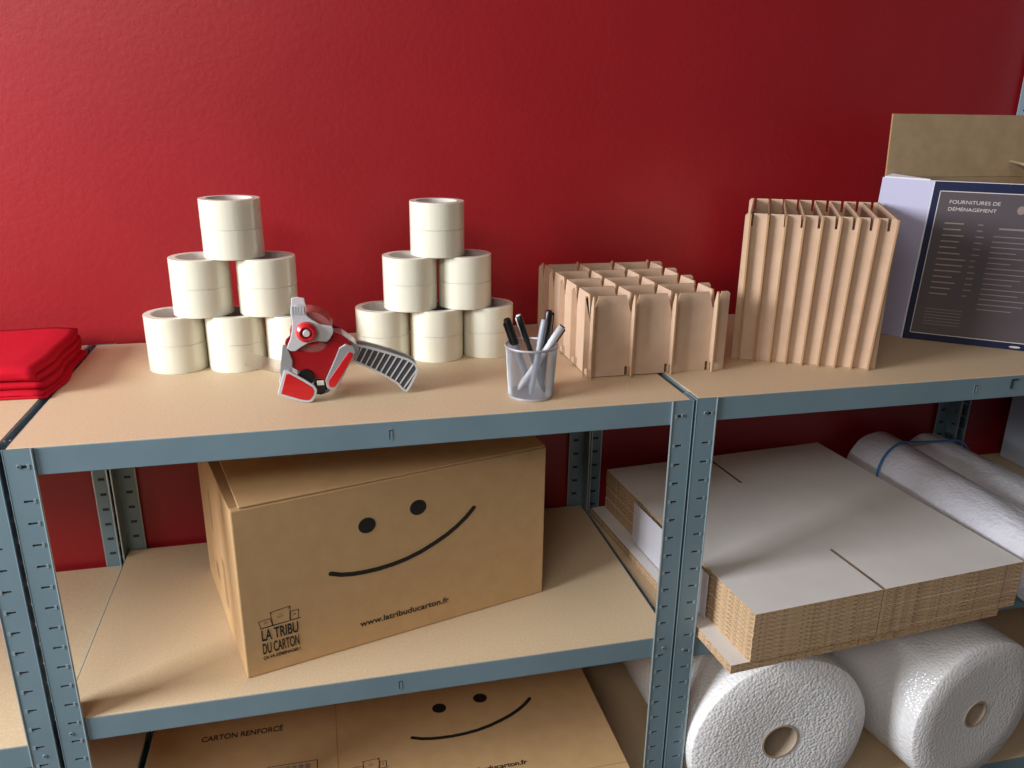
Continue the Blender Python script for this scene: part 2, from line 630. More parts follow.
mb = MB(); mb.lathe([(0.0175, -0.024), (0.0199, -0.024), (0.0199, 0.024), (0.0175, 0.024)], 40, 'red_plastic', TX, closed=True)
mb.build('wheel', TD, smooth=True)
frame = rel([(0.3692, 0.0831), (0.3791, 0.0925), (0.400, 0.099), (0.4421, 0.1041), (0.456, 0.0975), (0.4695, 0.0843), (0.4562, 0.0749), (0.446, 0.060), (0.4324, 0.0428), (0.4262, 0.0269), (0.4063, 0.0318), (0.3791, 0.0491), (0.3649, 0.0667)])
mb = MB(); mb.prism(frame, -0.0235, -0.0205, 'red_metal_shaded'); fr = mb.build('frame', TD, bevel=0.0008); fr['label'] = 'red metal frame'
mb = MB(); mb.prism(frame, 0.0205, 0.0235, 'red_metal_shaded'); mb.build('frame', TD, bevel=0.0008)
mb = MB()
mb.prism(rel([(0.3660, 0.0880), (0.3708, 0.0895), (0.3790, 0.0626), (0.3765, 0.0400), (0.3600, 0.0330), (0.3590, 0.0469)]), -0.026, -0.0236, 'silver')
mb.build('front_bracket', TD, bevel=0.0008)
# lower guards: silver rims with red insets, both sides
fg = rel([(0.3655, 0.0484), (0.3725, 0.0478), (0.3960, 0.0315), (0.4086, 0.0219), (0.4128, 0.0140), (0.411, 0.0047), (0.4050, -0.0042), (0.3989, -0.0061), (0.3890, -0.0048), (0.3545, 0.0086), (0.3535, 0.013)])
fi = rel([(0.3682, 0.0430), (0.3725, 0.0430), (0.3940, 0.0280), (0.4052, 0.0195), (0.4082, 0.0130), (0.4068, 0.0062), (0.4020, 0.0000), (0.3980, -0.0018), (0.3890, -0.0005), (0.3585, 0.0115)])
rg = rel([(0.4500, 0.0800), (0.4600, 0.0858), (0.4717, 0.0805), (0.4745, 0.0725), (0.4460, 0.0190), (0.4402, 0.0124), (0.4330, 0.0122), (0.4275, 0.0168), (0.4262, 0.0289), (0.4440, 0.0653)])
ri_ = rel([(0.4614, 0.0695), (0.4640, 0.0725), (0.4685, 0.0717), (0.4706, 0.0667), (0.4430, 0.0215), (0.4390, 0.0170), (0.4330, 0.0170), (0.4302, 0.0215), (0.4312, 0.0283)])
for y0, y1, yi in ((-0.031, -0.0265, -0.0318), (0.0265, 0.031, 0.0318)):
    mb = MB(); mb.prism(fg, y0, y1, 'light_grey'); g_ = mb.build('guard', TD, bevel=0.001)
    mb = MB(); mb.prism(fi, min(yi, y0 + 0.001), max(yi, y1 - 0.001), 'red_plastic'); mb.build('guard_inset', g_, bevel=0.0006)['label'] = 'red inset'
    mb = MB(); mb.prism(rg, y0, y1, 'silver'); g_ = mb.build('guard', TD, bevel=0.001)
    mb = MB(); mb.prism(ri_, min(yi, y0 + 0.001), max(yi, y1 - 0.001), 'red_plastic'); mb.build('guard_inset', g_, bevel=0.0006)['label'] = 'red inset'
RX = Matrix.Translation((-0.003, 0, 0.040)) @ Matrix.Rotation(PI / 2, 4, 'X')
mb = MB(); mb.lathe([(0.0, -0.026), (0.0125, -0.026), (0.0135, -0.024), (0.0135, 0.024), (0.0125, 0.026), (0, 0.026)], 28, 'black', RX); mb.build('roller', TD, smooth=True)
RX = Matrix.Translation((0.0165, 0, 0.0195)) @ Matrix.Rotation(PI / 2, 4, 'X')
mb = MB(); mb.lathe([(0.0, -0.024), (0.0090, -0.024), (0.0098, -0.022), (0.0098, 0.022), (0.0090, 0.024), (0, 0.024)], 24, 'black', RX); mb.build('roller', TD, smooth=True)
mb = MB(); mb.box(0.013, 0.024, -0.0262, -0.0245, 0.026, 0.034, 'core'); mb.build('blade_screw', TD, bevel=0.001)
mb = MB()
mb.prism(rel([(0.4402, 0.0144), (0.4280, 0.0060), (0.4160, 0.0030), (0.4150, 0.0060), (0.4270, 0.0110), (0.4350, 0.0190)]), -0.024, 0.024, 'dark_grey')
mb.build('blade_arm', TD, bevel=0.0006)
mb = MB()
mb.prism(rel([(0.4430, 0.1000), (0.4560, 0.0975), (0.4730, 0.0835), (0.4810, 0.0735), (0.4745, 0.058), (0.4650, 0.0600)]), -0.019, 0.019, 'silver')
mb.build('handle_bracket', TD, bevel=0.001)
# handle: dark core, pale outline and ribs
hp = rel([(0.4700, 0.0790), (0.4790, 0.0792), (0.4920, 0.0760), (0.5298, 0.0630), (0.5560, 0.0520), (0.5680, 0.0440), (0.5725, 0.0350), (0.5700, 0.0235), (0.5590, 0.0030), (0.5527, -0.0045), (0.5460, -0.0010), (0.5380, 0.0100), (0.5188, 0.0243), (0.4933, 0.0398), (0.4712, 0.0514), (0.4665, 0.0600)])


def inset(poly, d):
    n = len(poly); out = []
    area2 = sum(poly[i][0] * poly[(i + 1) % n][1] - poly[(i + 1) % n][0] * poly[i][1] for i in range(n))
    s = 1 if area2 > 0 else -1
    for i in range(n):
        a = Vector(poly[i - 1]); b = Vector(poly[i]); c = Vector(poly[(i + 1) % n])
        e1 = (b - a).normalized(); e2 = (c - b).normalized()
        n1 = Vector((-e1.y, e1.x)) * s; n2 = Vector((-e2.y, e2.x)) * s
        nn = (n1 + n2).normalized()
        out.append(tuple(b + nn * d / max(0.5, nn.dot(n1))))
    return out


mb = MB(); mb.prism(inset(hp, 0.0016), -0.0135, 0.0135, 'dark_grey'); hd = mb.build('handle', TD, bevel=0.0012)
ip = inset(hp, 0.0032)
for y0, y1 in ((-0.0155, -0.0125), (0.0125, 0.0155)):
    mb = MB()
    n = len(hp)
    for i in range(n):
        j = (i + 1) % n
        q = [hp[i], hp[j], ip[j], ip[i]]
        mb.prism(q, y0, y1, 'light_grey')
    mb.build('handle_rim', hd, weld=False)['label'] = 'pale grey rim'


def hspan(cx, cz, ang):
    # intersect a slanted line with the handle outline
    d = Vector((math.cos(ang), math.sin(ang))); o_ = Vector((cx, cz)); ts = []
    for i in range(len(hp)):
        a = Vector(hp[i]); b = Vector(hp[(i + 1) % len(hp)]); e = b - a
        den = d.x * e.y - d.y * e.x
        if abs(den) < 1e-9: continue
        w = a - o_
        t = (w.x * e.y - w.y * e.x) / den
        u = (w.x * d.y - w.y * d.x) / den
        if 0 <= u <= 1: ts.append(t)
    neg = max([t for t in ts if t < 0]); pos = min([t for t in ts if t > 0])
    return o_ + d * neg, o_ + d * pos


for k in range(11):
    t = (k + 0.6) / 11.4
    cx = 0.074 + t * 0.090
    cz = 0.0715 - t * 0.0445 - 0.010 * t * t
    a, b = hspan(cx, cz, R(63 - 10 * t))
    d = (b - a).normalized(); n2 = Vector((-d.y, d.x)) * 0.0009
    for y0, y1 in ((-0.0152, -0.013), (0.013, 0.0152)):
        mb = MB()
        mb.prism([tuple(a + n2), tuple(b + n2), tuple(b - n2), tuple(a - n2)], y0, y1, 'light_grey')
        mb.build('grip_rib', hd)
# loose clear tape tail
mb = MB()
pts = [(-0.036, 0.052), (-0.050, 0.0545), (-0.068, 0.0610), (-0.092, 0.0680)]
for i in range(len(pts) - 1):
    a, b = pts[i], pts[i + 1]
    mb.face([(a[0], -0.022, a[1] - 0.004), (b[0], -0.022, b[1] - 0.004), (b[0], 0.022, b[1] + 0.004), (a[0], 0.022, a[1] + 0.004)], 'film')
tt = mb.build('tape_tail', TD, weld=True)
sm = tt.modifiers.new('thick', 'SOLIDIFY'); sm.thickness = 0.0003

# ------------------------------------------------------------------ pen cup and pens
CX, CY = 0.7480, 0.0760
PC = empty('pen_cup', (CX, CY, 0.0004))
tag(PC, 'silver wire mesh pen cup standing before the low cardboard divider', 'pen cup')
mb = MB()
NS, NR, hh = 64, 28, 0.0835
rb, rt = 0.0355, 0.0410
vv = []
for r in range(NR + 1):
    for s in range(NS):
        a = 2 * PI * (s + 0.5 * (r % 2)) / NS
        rad = rb + (rt - rb) * r / NR
        vv.append((rad * math.cos(a), rad * math.sin(a), 0.003 + (hh - 0.006) * r / NR))
mb.v = vv
mb.mi('mesh_steel')
for r in range(NR):
    for s in range(NS):
        t = (s + 1) % NS
        a, b, c, d = r * NS + s, r * NS + t, (r + 1) * NS + s, (r + 1) * NS + t
        if r % 2 == 0:
            mb.f += [(a, b, c), (b, d, c)]
        else:
            mb.f += [(a, b, d), (a, d, c)]
        mb.m += [0, 0]
w = mb.build('mesh_wall', PC)
wm = w.modifiers.new('wire', 'WIREFRAME'); wm.thickness = 0.0009; wm.use_even_offset = False
mb = MB(); mb.tube([((rt + 0.0003) * math.cos(a), (rt + 0.0003) * math.sin(a), hh) for a in [2 * PI * i / 48 for i in range(49)]], 0.0021, 'mesh_steel', 8, cap=False)
mb.build('rim', PC, smooth=True)
mb = MB(); mb.lathe([(0, 0.0), (rb + 0.0005, 0.0), (rb + 0.0015, 0.0012), (rb + 0.0015, 0.0045), (rb - 0.0005, 0.0045), (rb - 0.0005, 0.0016), (0, 0.0016)], 48, 'mesh_steel')
mb.build('base', PC, smooth=True)


def pen(label, top, foot, r, body, capm, caplen, clip=True, endm=None):
    top, foot = Vector(top), Vector(foot)
    d = (top - foot); Lh = d.length
    root = empty('marker_pen', foot)
    root.rotation_mode = 'QUATERNION'
    root.rotation_quaternion = d.to_track_quat('Z', 'Y')
    tag(root, label, 'pen', 'pens in the mesh cup')
    zc = Lh - caplen
    mb = MB(); mb.lathe([(0, 0), (r * 0.35, 0), (r * 0.75, 0.006), (r * 0.92, 0.012), (r * 0.92, zc + 0.004)], 20, body); mb.build('barrel', root, smooth=True)
    mb = MB(); mb.lathe([(r * 0.93, zc), (r * 1.05, zc), (r * 1.05, zc + caplen * 0.6), (r * 0.98, Lh - 0.002), (r * 0.8, Lh), (0, Lh)], 20, capm,
                        mats=[capm, capm, capm, endm or capm, endm or capm]); mb.build('cap', root, smooth=True)
    if clip:
        mb = MB(); mb.box(-0.0012, 0.0012, -r * 1.45, -r * 1.2, zc + 0.003, Lh - 0.004, endm or capm)
        mb.box(-0.0012, 0.0012, -r * 1.3, -r * 0.9, Lh - 0.007, Lh - 0.003, endm or capm); mb.build('clip', root)
    return root


pen('black-capped thick marker leaning furthest left in the cup', (0.7070, 0.076, 0.1280), (0.752, 0.100, 0.0085), 0.0062, 'pen_grey', 'black', 0.046)
pen('black pen with a pale tip behind the left marker', (0.7290, 0.090, 0.1310), (0.767, 0.062, 0.0085), 0.0046, 'black', 'black', 0.045, endm='pen_white')
pen('silver-grey pen standing beside the tallest black marker', (0.7655, 0.066, 0.1275), (0.742, 0.054, 0.0085), 0.0052, 'pen_grey', 'pen_grey', 0.040)
pen('tallest black marker standing upright right of centre', (0.7790, 0.088, 0.1360), (0.769, 0.090, 0.0085), 0.0062, 'black', 'black', 0.050)
pen('white pen with a black end leaning right over the rim', (0.8000, 0.080, 0.1120), (0.729, 0.082, 0.0085), 0.0056, 'pen_white', 'pen_white', 0.034, endm='black')

# ------------------------------------------------------------------ low cardboard divider
T = 0.0030


def panel(parent, name, length, height, slots, thick, X, vmouth, m='kraft2', holes=()):
    """Upright card panel along local x with tapered slots cut in from the top and small windows at the foot."""
    out = [(0, 0.0)]
    for h in holes:
        out += [(h - 0.0026, 0.0), (h - 0.0026, 0.016), (h + 0.0026, 0.016), (h + 0.0026, 0.0)]
    out += [(length, 0.0), (length, height - 0.004), (length - 0.004, height)]
    for s in sorted(slots, reverse=True):
        mw, dp = vmouth
        out += [(s + mw, height), (s + 0.0022, height - dp * 0.75), (s + 0.0022, height - dp), (s - 0.0022, height - dp), (s - 0.0022, height - dp * 0.75), (s - mw, height)]
    out += [(0.004, height), (0, height - 0.004)]
    mb = MB()
    n = len(out)
    P = lambda p, y: tuple(X @ Vector((p[0], y, p[1])))
    i = len(mb.v)
    mb.v += [P(p, -thick / 2) for p in out] + [P(p, thick / 2) for p in out]
    k, e = mb.mi(m), mb.mi('kraft_edge')
    mb.f.append(tuple(range(i, i + n))); mb.m.append(k)
    mb.f.append(tuple(reversed(range(i + n, i + 2 * n)))); mb.m.append(k)
    for a in range(n):
        b = (a + 1) % n
        mb.f.append((i + a, i + n + a, i + n + b, i + b)); mb.m.append(e)
    return mb.build(name, parent)


LD = empty('cardboard_divider', (0.857, 0.126, 0.0018))
tag(LD, 'low kraft cardboard bottle divider with twelve open cells beside the pen cup', 'cardboard divider')
HL = 0.1438
xs = [0.0115, 0.0845, 0.1590, 0.2365]
ys = [0.015, 0.089, 0.163, 0.237, 0.311]
for k, y in enumerate(ys):
    X = Matrix.Translation((0, y, 0))
    panel(LD, 'long_panel', 0.2640, HL - 0.002, xs, T, X, (0.0120, 0.044) if k == 0 else (0.007, 0.028), holes=[x - 0.006 for x in xs])
for x in xs:
    X = Matrix.Translation((x, 0, 0)) @ Matrix.Rotation(PI / 2, 4, 'Z')
    panel(LD, 'cross_panel', 0.326, HL, ys, T, X, (0.0095, 0.030), holes=[y - 0.006 for y in ys])

# ------------------------------------------------------------------ tall cardboard divider
TDv = empty('cardboard_divider', (1.168, 0.183, 0.0018), R(-26.8))
tag(TDv, 'tall narrow-celled kraft cardboard divider standing left of the printed white box', 'cardboard divider')
HT = 0.268
nx = 9
xs2 = [0.004 + k * 0.0283 for k in range(nx)]
ys2 = [0.014, 0.288]
for k, y in enumerate(ys2):
    X = Matrix.Translation((-0.008 + 0.062 * y, y, 0))
    sh = Matrix.Identity(4)
    X = X
    o = panel(TDv, 'long_panel', 0.252, HT, [x + 0.008 for x in xs2], T, X, (0.0028, 0.022), m='kraft2')
for j, x in enumerate(xs2):
    f = j / (nx - 1)
    Sh = Matrix.Identity(4)
    Sh[0][2] = -0.010 + 0.065 * f * 0.9      # the outer panels lean outwards a little
    X = Matrix.Translation((x, 0, 0)) @ Sh @ Matrix.Rotation(PI / 2 - 0.062, 4, 'Z')
    panel(TDv, 'cross_panel', 0.302, HT - 0.001, ys2, T, X, (0.003, 0.012), m='kraft2')

# ------------------------------------------------------------------ smiling carton
CW, CDp, CH = 0.555, 0.372, 0.3035


def carton_prints(parent, Xf, face=True, url=True):
    """Smile, eyes, logo and web address; Xf maps (x along face, y up face, z out of face)."""
    mb = MB()
    sm_ = [(0.1472, 0.1553), (0.165, 0.1483), (0.1835, 0.1445), (0.205, 0.1425), (0.2277, 0.1420), (0.254, 0.1436), (0.2801, 0.1475), (0.308, 0.1550), (0.3345, 0.1655), (0.357, 0.1760), (0.3763, 0.1878), (0.394, 0.2015), (0.4082, 0.2158)]
    wv = 0.0041
    up, dn = [], []
    for i, p in enumerate(sm_):
        a = Vector(sm_[max(i - 1, 0)]); b = Vector(sm_[min(i + 1, len(sm_) - 1)])
        d = (b - a).normalized(); n = Vector((-d.y, d.x)) * wv
        up.append(Vector(p) + n); dn.append(Vector(p) - n)
    for i in range(len(sm_) - 1):
        mb.face([Xf @ Vector((*q, 0.0005)) for q in (dn[i], dn[i + 1], up[i + 1], up[i])], 'ink')
    for c in (sm_[0], sm_[-1]):
        mb.face([Xf @ Vector((c[0] + wv * math.cos(t), c[1] + wv * math.sin(t), 0.0006)) for t in [2 * PI * k / 16 for k in range(16)]], 'ink')
    mb.build('printed_smile', parent)
    for c in ((0.2125, 0.2285), (0.3035, 0.2405)):
        mb = MB()
        mb.face([Xf @ Vector((c[0] + 0.0150 * math.cos(t), c[1] + 0.0142 * math.sin(t), 0.0005)) for t in [2 * PI * k / 28 for k in range(28)]], 'ink')
        mb.build('printed_eye', parent)
    text_mesh('printed_text', 'www.latribuducarton.fr', 0.02, Xf @ Matrix.Translation((0.1915, 0.0375, 0.0004)), 'ink', parent, width=0.166, height=0.0115, bold=0.0003)
    # logo: three little boxes on a line over the name
    mb = MB()

    def stroke(a, b, w=0.0007):
        a, b = Vector(a), Vector(b); d = (b - a).normalized() * w * 0.5; n = Vector((-d.y, d.x))
        mb.face([Xf @ Vector((*q, 0.0005)) for q in (a - d - n, b + d - n, b + d + n, a - d + n)], 'ink')
    for poly in ([(0.0285, 0.0870), (0.0255, 0.1005), (0.0440, 0.1015), (0.0470, 0.0880)],
                 [(0.0475, 0.0880), (0.0450, 0.1125), (0.0770, 0.1150), (0.0745, 0.0880)],
                 [(0.0760, 0.0885), (0.0775, 0.1050), (0.0900, 0.1050), (0.0890, 0.0890)]):
        for i in range(4):
            stroke(poly[i], poly[(i + 1) % 4], 0.0010)
    stroke((0.0270, 0.0866), (0.0925, 0.0886), 0.0012)
    stroke((0.0450, 0.1125), (0.0485, 0.1090)); stroke((0.0770, 0.1150), (0.0735, 0.1110))
    for cx, cy, w in ((0.060, 0.1010, 0.0045), (0.0365, 0.0950, 0.003), (0.083, 0.0975, 0.002)):
        stroke((cx - w, cy), (cx - w * 0.3, cy - w * 0.35)); stroke((cx - w * 0.3, cy - w * 0.35), (cx + w, cy + w * 0.2))
        for e in (-0.4, 0.3):
            stroke((cx + w * e, cy + w * 0.75), (cx + w * e + 0.0005, cy + w * 0.75), 0.0009)
    mb.build('printed_logo', parent)
    text_mesh('printed_text', 'LA TRIBU', 0.02, Xf @ Matrix.Translation((0.0283, 0.0625, 0.0004)), 'ink', parent, width=0.059, height=0.0205, bold=0.00025)
    text_mesh('printed_text', 'DU CARTON', 0.02, Xf @ Matrix.Translation((0.0283, 0.0375, 0.0004)), 'ink', parent, width=0.059, height=0.0205, bold=0.00020)
    text_mesh('printed_text', 'ÇA VA DÉMÉNAGER !', 0.02, Xf @ Matrix.Translation((0.0280, 0.0260, 0.0004)), 'ink', parent, width=0.060, height=0.0088, bold=0.0002)


yaw = R(14.8)
BX = empty('carton', (0.2725, 0.0430, L2 + 0.0005), yaw)
tag(BX, 'closed kraft moving carton with printed smile standing on the middle shelf', 'carton')
mb = MB()
mb.box(0, CW, 0, CDp, 0, CH, 'kraft')
body = mb.build('carton_body', BX, bevel=0.0025)
# top flaps: two long outer flaps, edges visible at the left end
for (hy, y1, ang, xi) in ((0.0005, CDp / 2 - 0.004, 6.0, 0.013), (CDp - 0.0005, CDp / 2 + 0.004, -4.0, 0.004)):
    Xh = Matrix.Translation((0, hy, CH + 0.0006)) @ Matrix.Rotation(R(ang), 4, 'X')
    mb = MB(); mb.box(xi, CW - 0.002, *sorted((0, y1 - hy)), 0, 0.004, 'kraft', X=Xh); mb.build('flap', BX, bevel=0.0015)
for x0, x1 in ((0.0005, 0.17), (CW - 0.17, CW - 0.0005)):
    mb = MB(); mb.box(x0, x1, 0.012, CDp - 0.012, CH + 0.0002, CH + 0.0006, 'kraft_edge'); mb.build('inner_flap', BX)
# side print: left end lettering block, seen very obliquely
XL = Matrix(((0, 0, -1, 0), (-1, 0, 0, CDp), (0, 1, 0, 0), (0, 0, 0, 1)))
mb = MB()
for (a, b, c, d) in ((0.05, 0.052, 0.04, 0.26), (0.085, 0.088, 0.05, 0.20), (0.12, 0.13, 0.15, 0.23), (0.21, 0.235, 0.05, 0.14), (0.12, 0.15, 0.06, 0.09)):
    mb.face([XL @ Vector(q) for q in ((a, c, 0.0006), (b, c, 0.0006), (b, d, 0.0006), (a, d, 0.0006))], 'kraft_edge')
mb.build('printed_mark', BX)
carton_prints(BX, Matrix(((1, 0, 0, 0), (0, 0, -1, 0), (0, 1, 0, 0), (0, 0, 0, 1))))

# ------------------------------------------------------------------ flattened smiling cartons on the lowest shelf
NF, FT = 12, 0.0095
prev = None
for k in range(NF):
    z = L3 + 0.0005 + k * (FT + 0.0003)
    if k in (0,):
        root = empty('folded_carton', (0.043, -0.118, z))
        mb = MB()
        mb.box(0, 0.912, 0, 0.645, 0, FT / 2 - 0.0003, 'corr', top='kraft')
        mb.box(0.001, 0.911, 0.001, 0.644, FT / 2, FT, 'corr', top='kraft')
        mb.build('folded_sheet', root)
        prev = root
        o = root
    else:
        o = copy_tree(prev)
        o.location = (0.043 + random.uniform(-0.003, 0.003), -0.118 + random.uniform(-0.004, 0.004), z)
    if k == NF - 1:
        o.location = (0.043, -0.118, z)
        tag(o, 'flat folded kraft carton with printed smile, topmost on the lowest shelf', 'folded carton', 'folded smiling cartons')
        Xf = Matrix.Translation((0.362, 0.176, FT + 0.0001))
        carton_prints(o, Xf)
        mb = MB(); mb.box(0.3595, 0.3615, 0.002, 0.643, FT + 0.0001, FT + 0.0005, 'kraft_edge'); mb.build('crease', o)
        mb = MB(); mb.box(0.002, 0.910, 0.4780, 0.4800, FT + 0.0001, FT + 0.0005, 'kraft_edge'); mb.build('crease', o)
        mb = MB(); mb.box(0.002, 0.910, 0.1750, 0.1770, FT + 0.0001, FT + 0.0005, 'kraft_edge'); mb.build('crease', o)
        text_mesh('printed_text', 'CARTON RENFORCÉ', 0.02, Matrix.Translation((0.096, 0.410, FT + 0.0003)), 'ink', o, width=0.158, height=0.0185, bold=0.0003)
        mb = MB()
        for a in ((0.228, 0.322, 0.3130, 0.3142), (0.228, 0.322, 0.2900, 0.2912), (0.228, 0.2292, 0.2900, 0.3142), (0.3208, 0.322, 0.2900, 0.3142)):
            mb.box(a[0], a[1], a[2], a[3], FT + 0.0002, FT + 0.0005, 'ink')
        for q in range(6):
            mb.box(0.236 + q * 0.0125, 0.245 + q * 0.0125, 0.296, 0.308, FT + 0.0002, FT + 0.0004, 'faint_ink')
        mb.build('printed_stamp', o)
    else:
        tag(o, 'flat folded kraft carton under the topmost smiling one on the lowest shelf', 'folded carton', 'folded smiling cartons')

# ------------------------------------------------------------------ stack of flat white cartons on the right middle shelf
SX, SY = 0.577, 0.594
NW, WT = 13, 0.0085


def notch_poly(sheet_z0, sheet_z1, mb, s=0):
    tp = 'kraft' if s else 'white_card'
    w = 0.0014
    xa = 0.2595
    # two halves joined in the middle, leaving the front and back cuts open
    mb.box(0, xa - w, 0, SY, sheet_z0, sheet_z1, 'corr', top=tp)
    mb.box(xa + w, SX, 0, SY, sheet_z0, sheet_z1, 'corr', top=tp)
    mb.box(xa - w, xa + w, 0.139, 0.446, sheet_z0, sheet_z1, 'corr', top=tp)


z0w = L2R + 0.002
ST0 = None
order = ['lowest', 'second lowest', 'third from below', 'fourth from below', 'fifth from below', 'sixth from below', 'seventh from below', 'eighth from below', 'ninth from below', 'tenth from below', 'eleventh from below', 'second from the top', 'topmost']
base = Vector((1.0905, -0.105, 0))
for k in range(NW):
    z = z0w + 0.0002 + k * (WT + 0.0001)
    f = k / (NW - 1)
    off = Vector((-0.034, 0.0, 0)) if k < 2 else Vector((0.0 + random.uniform(-0.0008, 0.0008), 0, 0))
    if k > NW - 4:
        off = Vector((0, 0, 0))
    loc = (base.x + off.x, base.y + off.y, z)
    if ST0 is None:
        root = empty('flat_carton', loc, R(4.5))
        mb = MB()
        notch_poly(0, WT / 2 - 0.0007, mb, 1)
        notch_poly(WT / 2, WT - 0.0003, mb)
        mb.build('folded_sheet', root)
        ST0 = o = root
    else:
        o = copy_tree(ST0)
        o.location = loc
        o.rotation_euler[2] = R(4.5) + (random.uniform(-0.002, 0.002) if k < NW - 3 else 0)
    tag(o, 'flat white-topped carton, %s of the stack on the right middle shelf' % order[k], 'flat carton', 'flat cartons stacked on the right middle shelf')
for (ya, yb) in ((0.001, 0.139), (0.446, SY - 0.001)):  # strips beside the slits, coloured dark for the shade within
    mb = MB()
    mb.box(0.2595 - 0.0030, 0.2595 - 0.0012, ya, yb, WT - 0.0003, WT - 0.0001, 'slit_shade')
    mb.box(0.2595 + 0.0012, 0.2595 + 0.0030, ya, yb, WT - 0.0003, WT - 0.0001, 'slit_shade')
    mb.box(0.2595 - 0.0030, 0.2595 + 0.0030, *((yb, yb + 0.002) if ya < 0.1 else (ya - 0.002, ya)), WT - 0.0003, WT - 0.0001, 'slit_shade')
    q = mb.build('slit_shade_strip', o)
    q['label'] = 'dark strip painted as shade of the cut'
# white paper sheet taped on the stack's left side
a = R(4.5)
PS = empty('paper_sheet', (base.x - 0.0085, base.y + 0.0, 0), a)
tag(PS, 'white paper sheet hanging on the left side of the flat carton stack', 'paper sheet')
mb = MB(); mb.box(-0.0012, -0.0004, 0.13, 0.43, z0w + 0.019, z0w + NW * 0.0085 - 0.001, 'white_box'); mb.build('sheet', PS)

# ------------------------------------------------------------------ bubble wrap
def bubble_roll(label, cx, cz, r, y0, y1, rc, hole_rot=0):
    root = empty('bubble_wrap_roll', (cx, y0, cz))
    tag(root, label, 'bubble wrap roll', 'bubble wrap rolls on the bottom right shelf')
    X = Matrix.Rotation(-PI / 2, 4, 'X')
    Lh = y1 - y0
    mb = MB()
    seg, i0 = 128, 0
    prof = [(rc + 0.0022, 0.006), (r * 0.45, 0.003), (r * 0.7, 0.0), (r * 0.93, 0.001), (r * 0.985, 0.006), (r, 0.016)] + [(r, 0.016 + (Lh - 0.032) * t / 8) for t in range(1, 8)] + [(r, Lh - 0.016), (r * 0.97, Lh - 0.002), (r * 0.7, Lh), (rc + 0.0022, Lh - 0.004)]
    mb.lathe(prof, seg, 'bubble', X)
    # soft, slightly uneven outline
    mb.v = [(x * (1 + 0.008 * math.sin(3 * math.atan2(z, x) + 6 * y) + 0.005 * math.sin(7 * math.atan2(z, x))), y + 0.0015 * math.sin(30 * math.hypot(x, z) * 4), z * (1 + 0.008 * math.sin(3 * math.atan2(z, x) + 6 * y))) for x, y, z in mb.v]
    mb.build('wound_wrap', root, smooth=True)
    mb = MB(); mb.lathe([(rc - 0.002, 0.003), (rc + 0.002, 0.003), (rc + 0.002, Lh - 0.003), (rc - 0.002, Lh - 0.003)], 48, 'core_card', X, closed=True)
    mb.build('core', root, smooth=True)
    return root


bubble_roll('large bubble wrap roll under the flat carton stack, left of the two', 1.232, L3R + 0.0008 + 0.1895, 0.186, -0.026, 0.485, 0.037)
bubble_roll('large bubble wrap roll under the flat carton stack, right of the two', 1.676, L3R + 0.0008 + 0.1735, 0.170, -0.030, 0.470, 0.029).rotation_euler[2] = R(9)


def wrap_tube(label, cx, r, y0, y1, sq, seed):
    mb = MB()
    seg = 64
    rnd = random.Random(seed)
    ph = [rnd.uniform(0, 6.28) for _ in range(6)]
    rings = []
    N = 40
    for k in range(N + 1):
        t = k / N
        y = y0 + (y1 - y0) * t
        e = 1.0
        d = min(t, 1 - t) * (y1 - y0)
        if d < 0.02:
            e = 0.80 + 0.20 * math.sqrt(max(0, 1 - (1 - d / 0.02) ** 2))
        ring = []
        for s in range(seg):
            a = 2 * PI * s / seg
            w = 1 + 0.020 * math.sin(3 * a + ph[0] + 5 * y) + 0.012 * math.sin(5 * a + ph[1] - 14 * y) + 0.007 * math.sin(9 * a + 23 * y + ph[2])
            x = r * e * w * math.cos(a)
            z = r * e * w * math.sin(a) * sq
            z = max(z, -r * sq * 0.97)
            ring.append((x, y, z))
        rings.append(ring)
    i = 0
    for ring in rings:
        mb.v += ring
    mb.mi('film_wrap')
    for k in range(N):
        for s in range(seg):
            t = (s + 1) % seg
            mb.f.append((k * seg + s, (k + 1) * seg + s, (k + 1) * seg + t, k * seg + t)); mb.m.append(0)
    mb.f.append(tuple(range(seg))); mb.m.append(0)
    mb.f.append(tuple(N * seg + s for s in reversed(range(seg)))); mb.m.append(0)
    # rolled spiral edge on the near end
    o = mb.build('bubble_wrap_bundle', None, smooth=True, fix=True)
    o.location = (cx, 0, L2R + 0.0015 + r * sq * 0.975)
    tag(o, label, 'bubble wrap bundle', 'long rolled bubble wrap bundles')
    return o


wrap_tube('long rolled bubble wrap lying against the flat carton stack, nearer one', 1.7500, 0.0770, -0.05, 0.499, 0.98, 3)
wrap_tube('long rolled bubble wrap behind the nearer one, by the right back post', 1.9010, 0.0700, 0.02, 0.499, 0.98, 5)
mb = MB()
pts = []
zc = L2R + 0.0015 + 0.0755
pts.append((1.6685, 0.355, zc - 0.030))
for k in range(13):
    t = PI - PI * 0.60 * k / 12
    pts.append((1.750 + 0.0820 * math.cos(t), 0.360 + 0.045 * k / 12, zc + 0.0800 * math.sin(t)))
for k in range(8):
    t = PI * 0.56 - PI * 0.50 * k / 7
    pts.append((1.901 + 0.0745 * math.cos(t), 0.410 + 0.008 * k / 7, zc - 0.005 + 0.0735 * math.sin(t)))
mb.tube(pts, 0.0026, 'blue_strap', 8)
tag(mb.build('strap', None, smooth=True), 'bright blue strap tied over the two long bubble wrap bundles', 'strap')

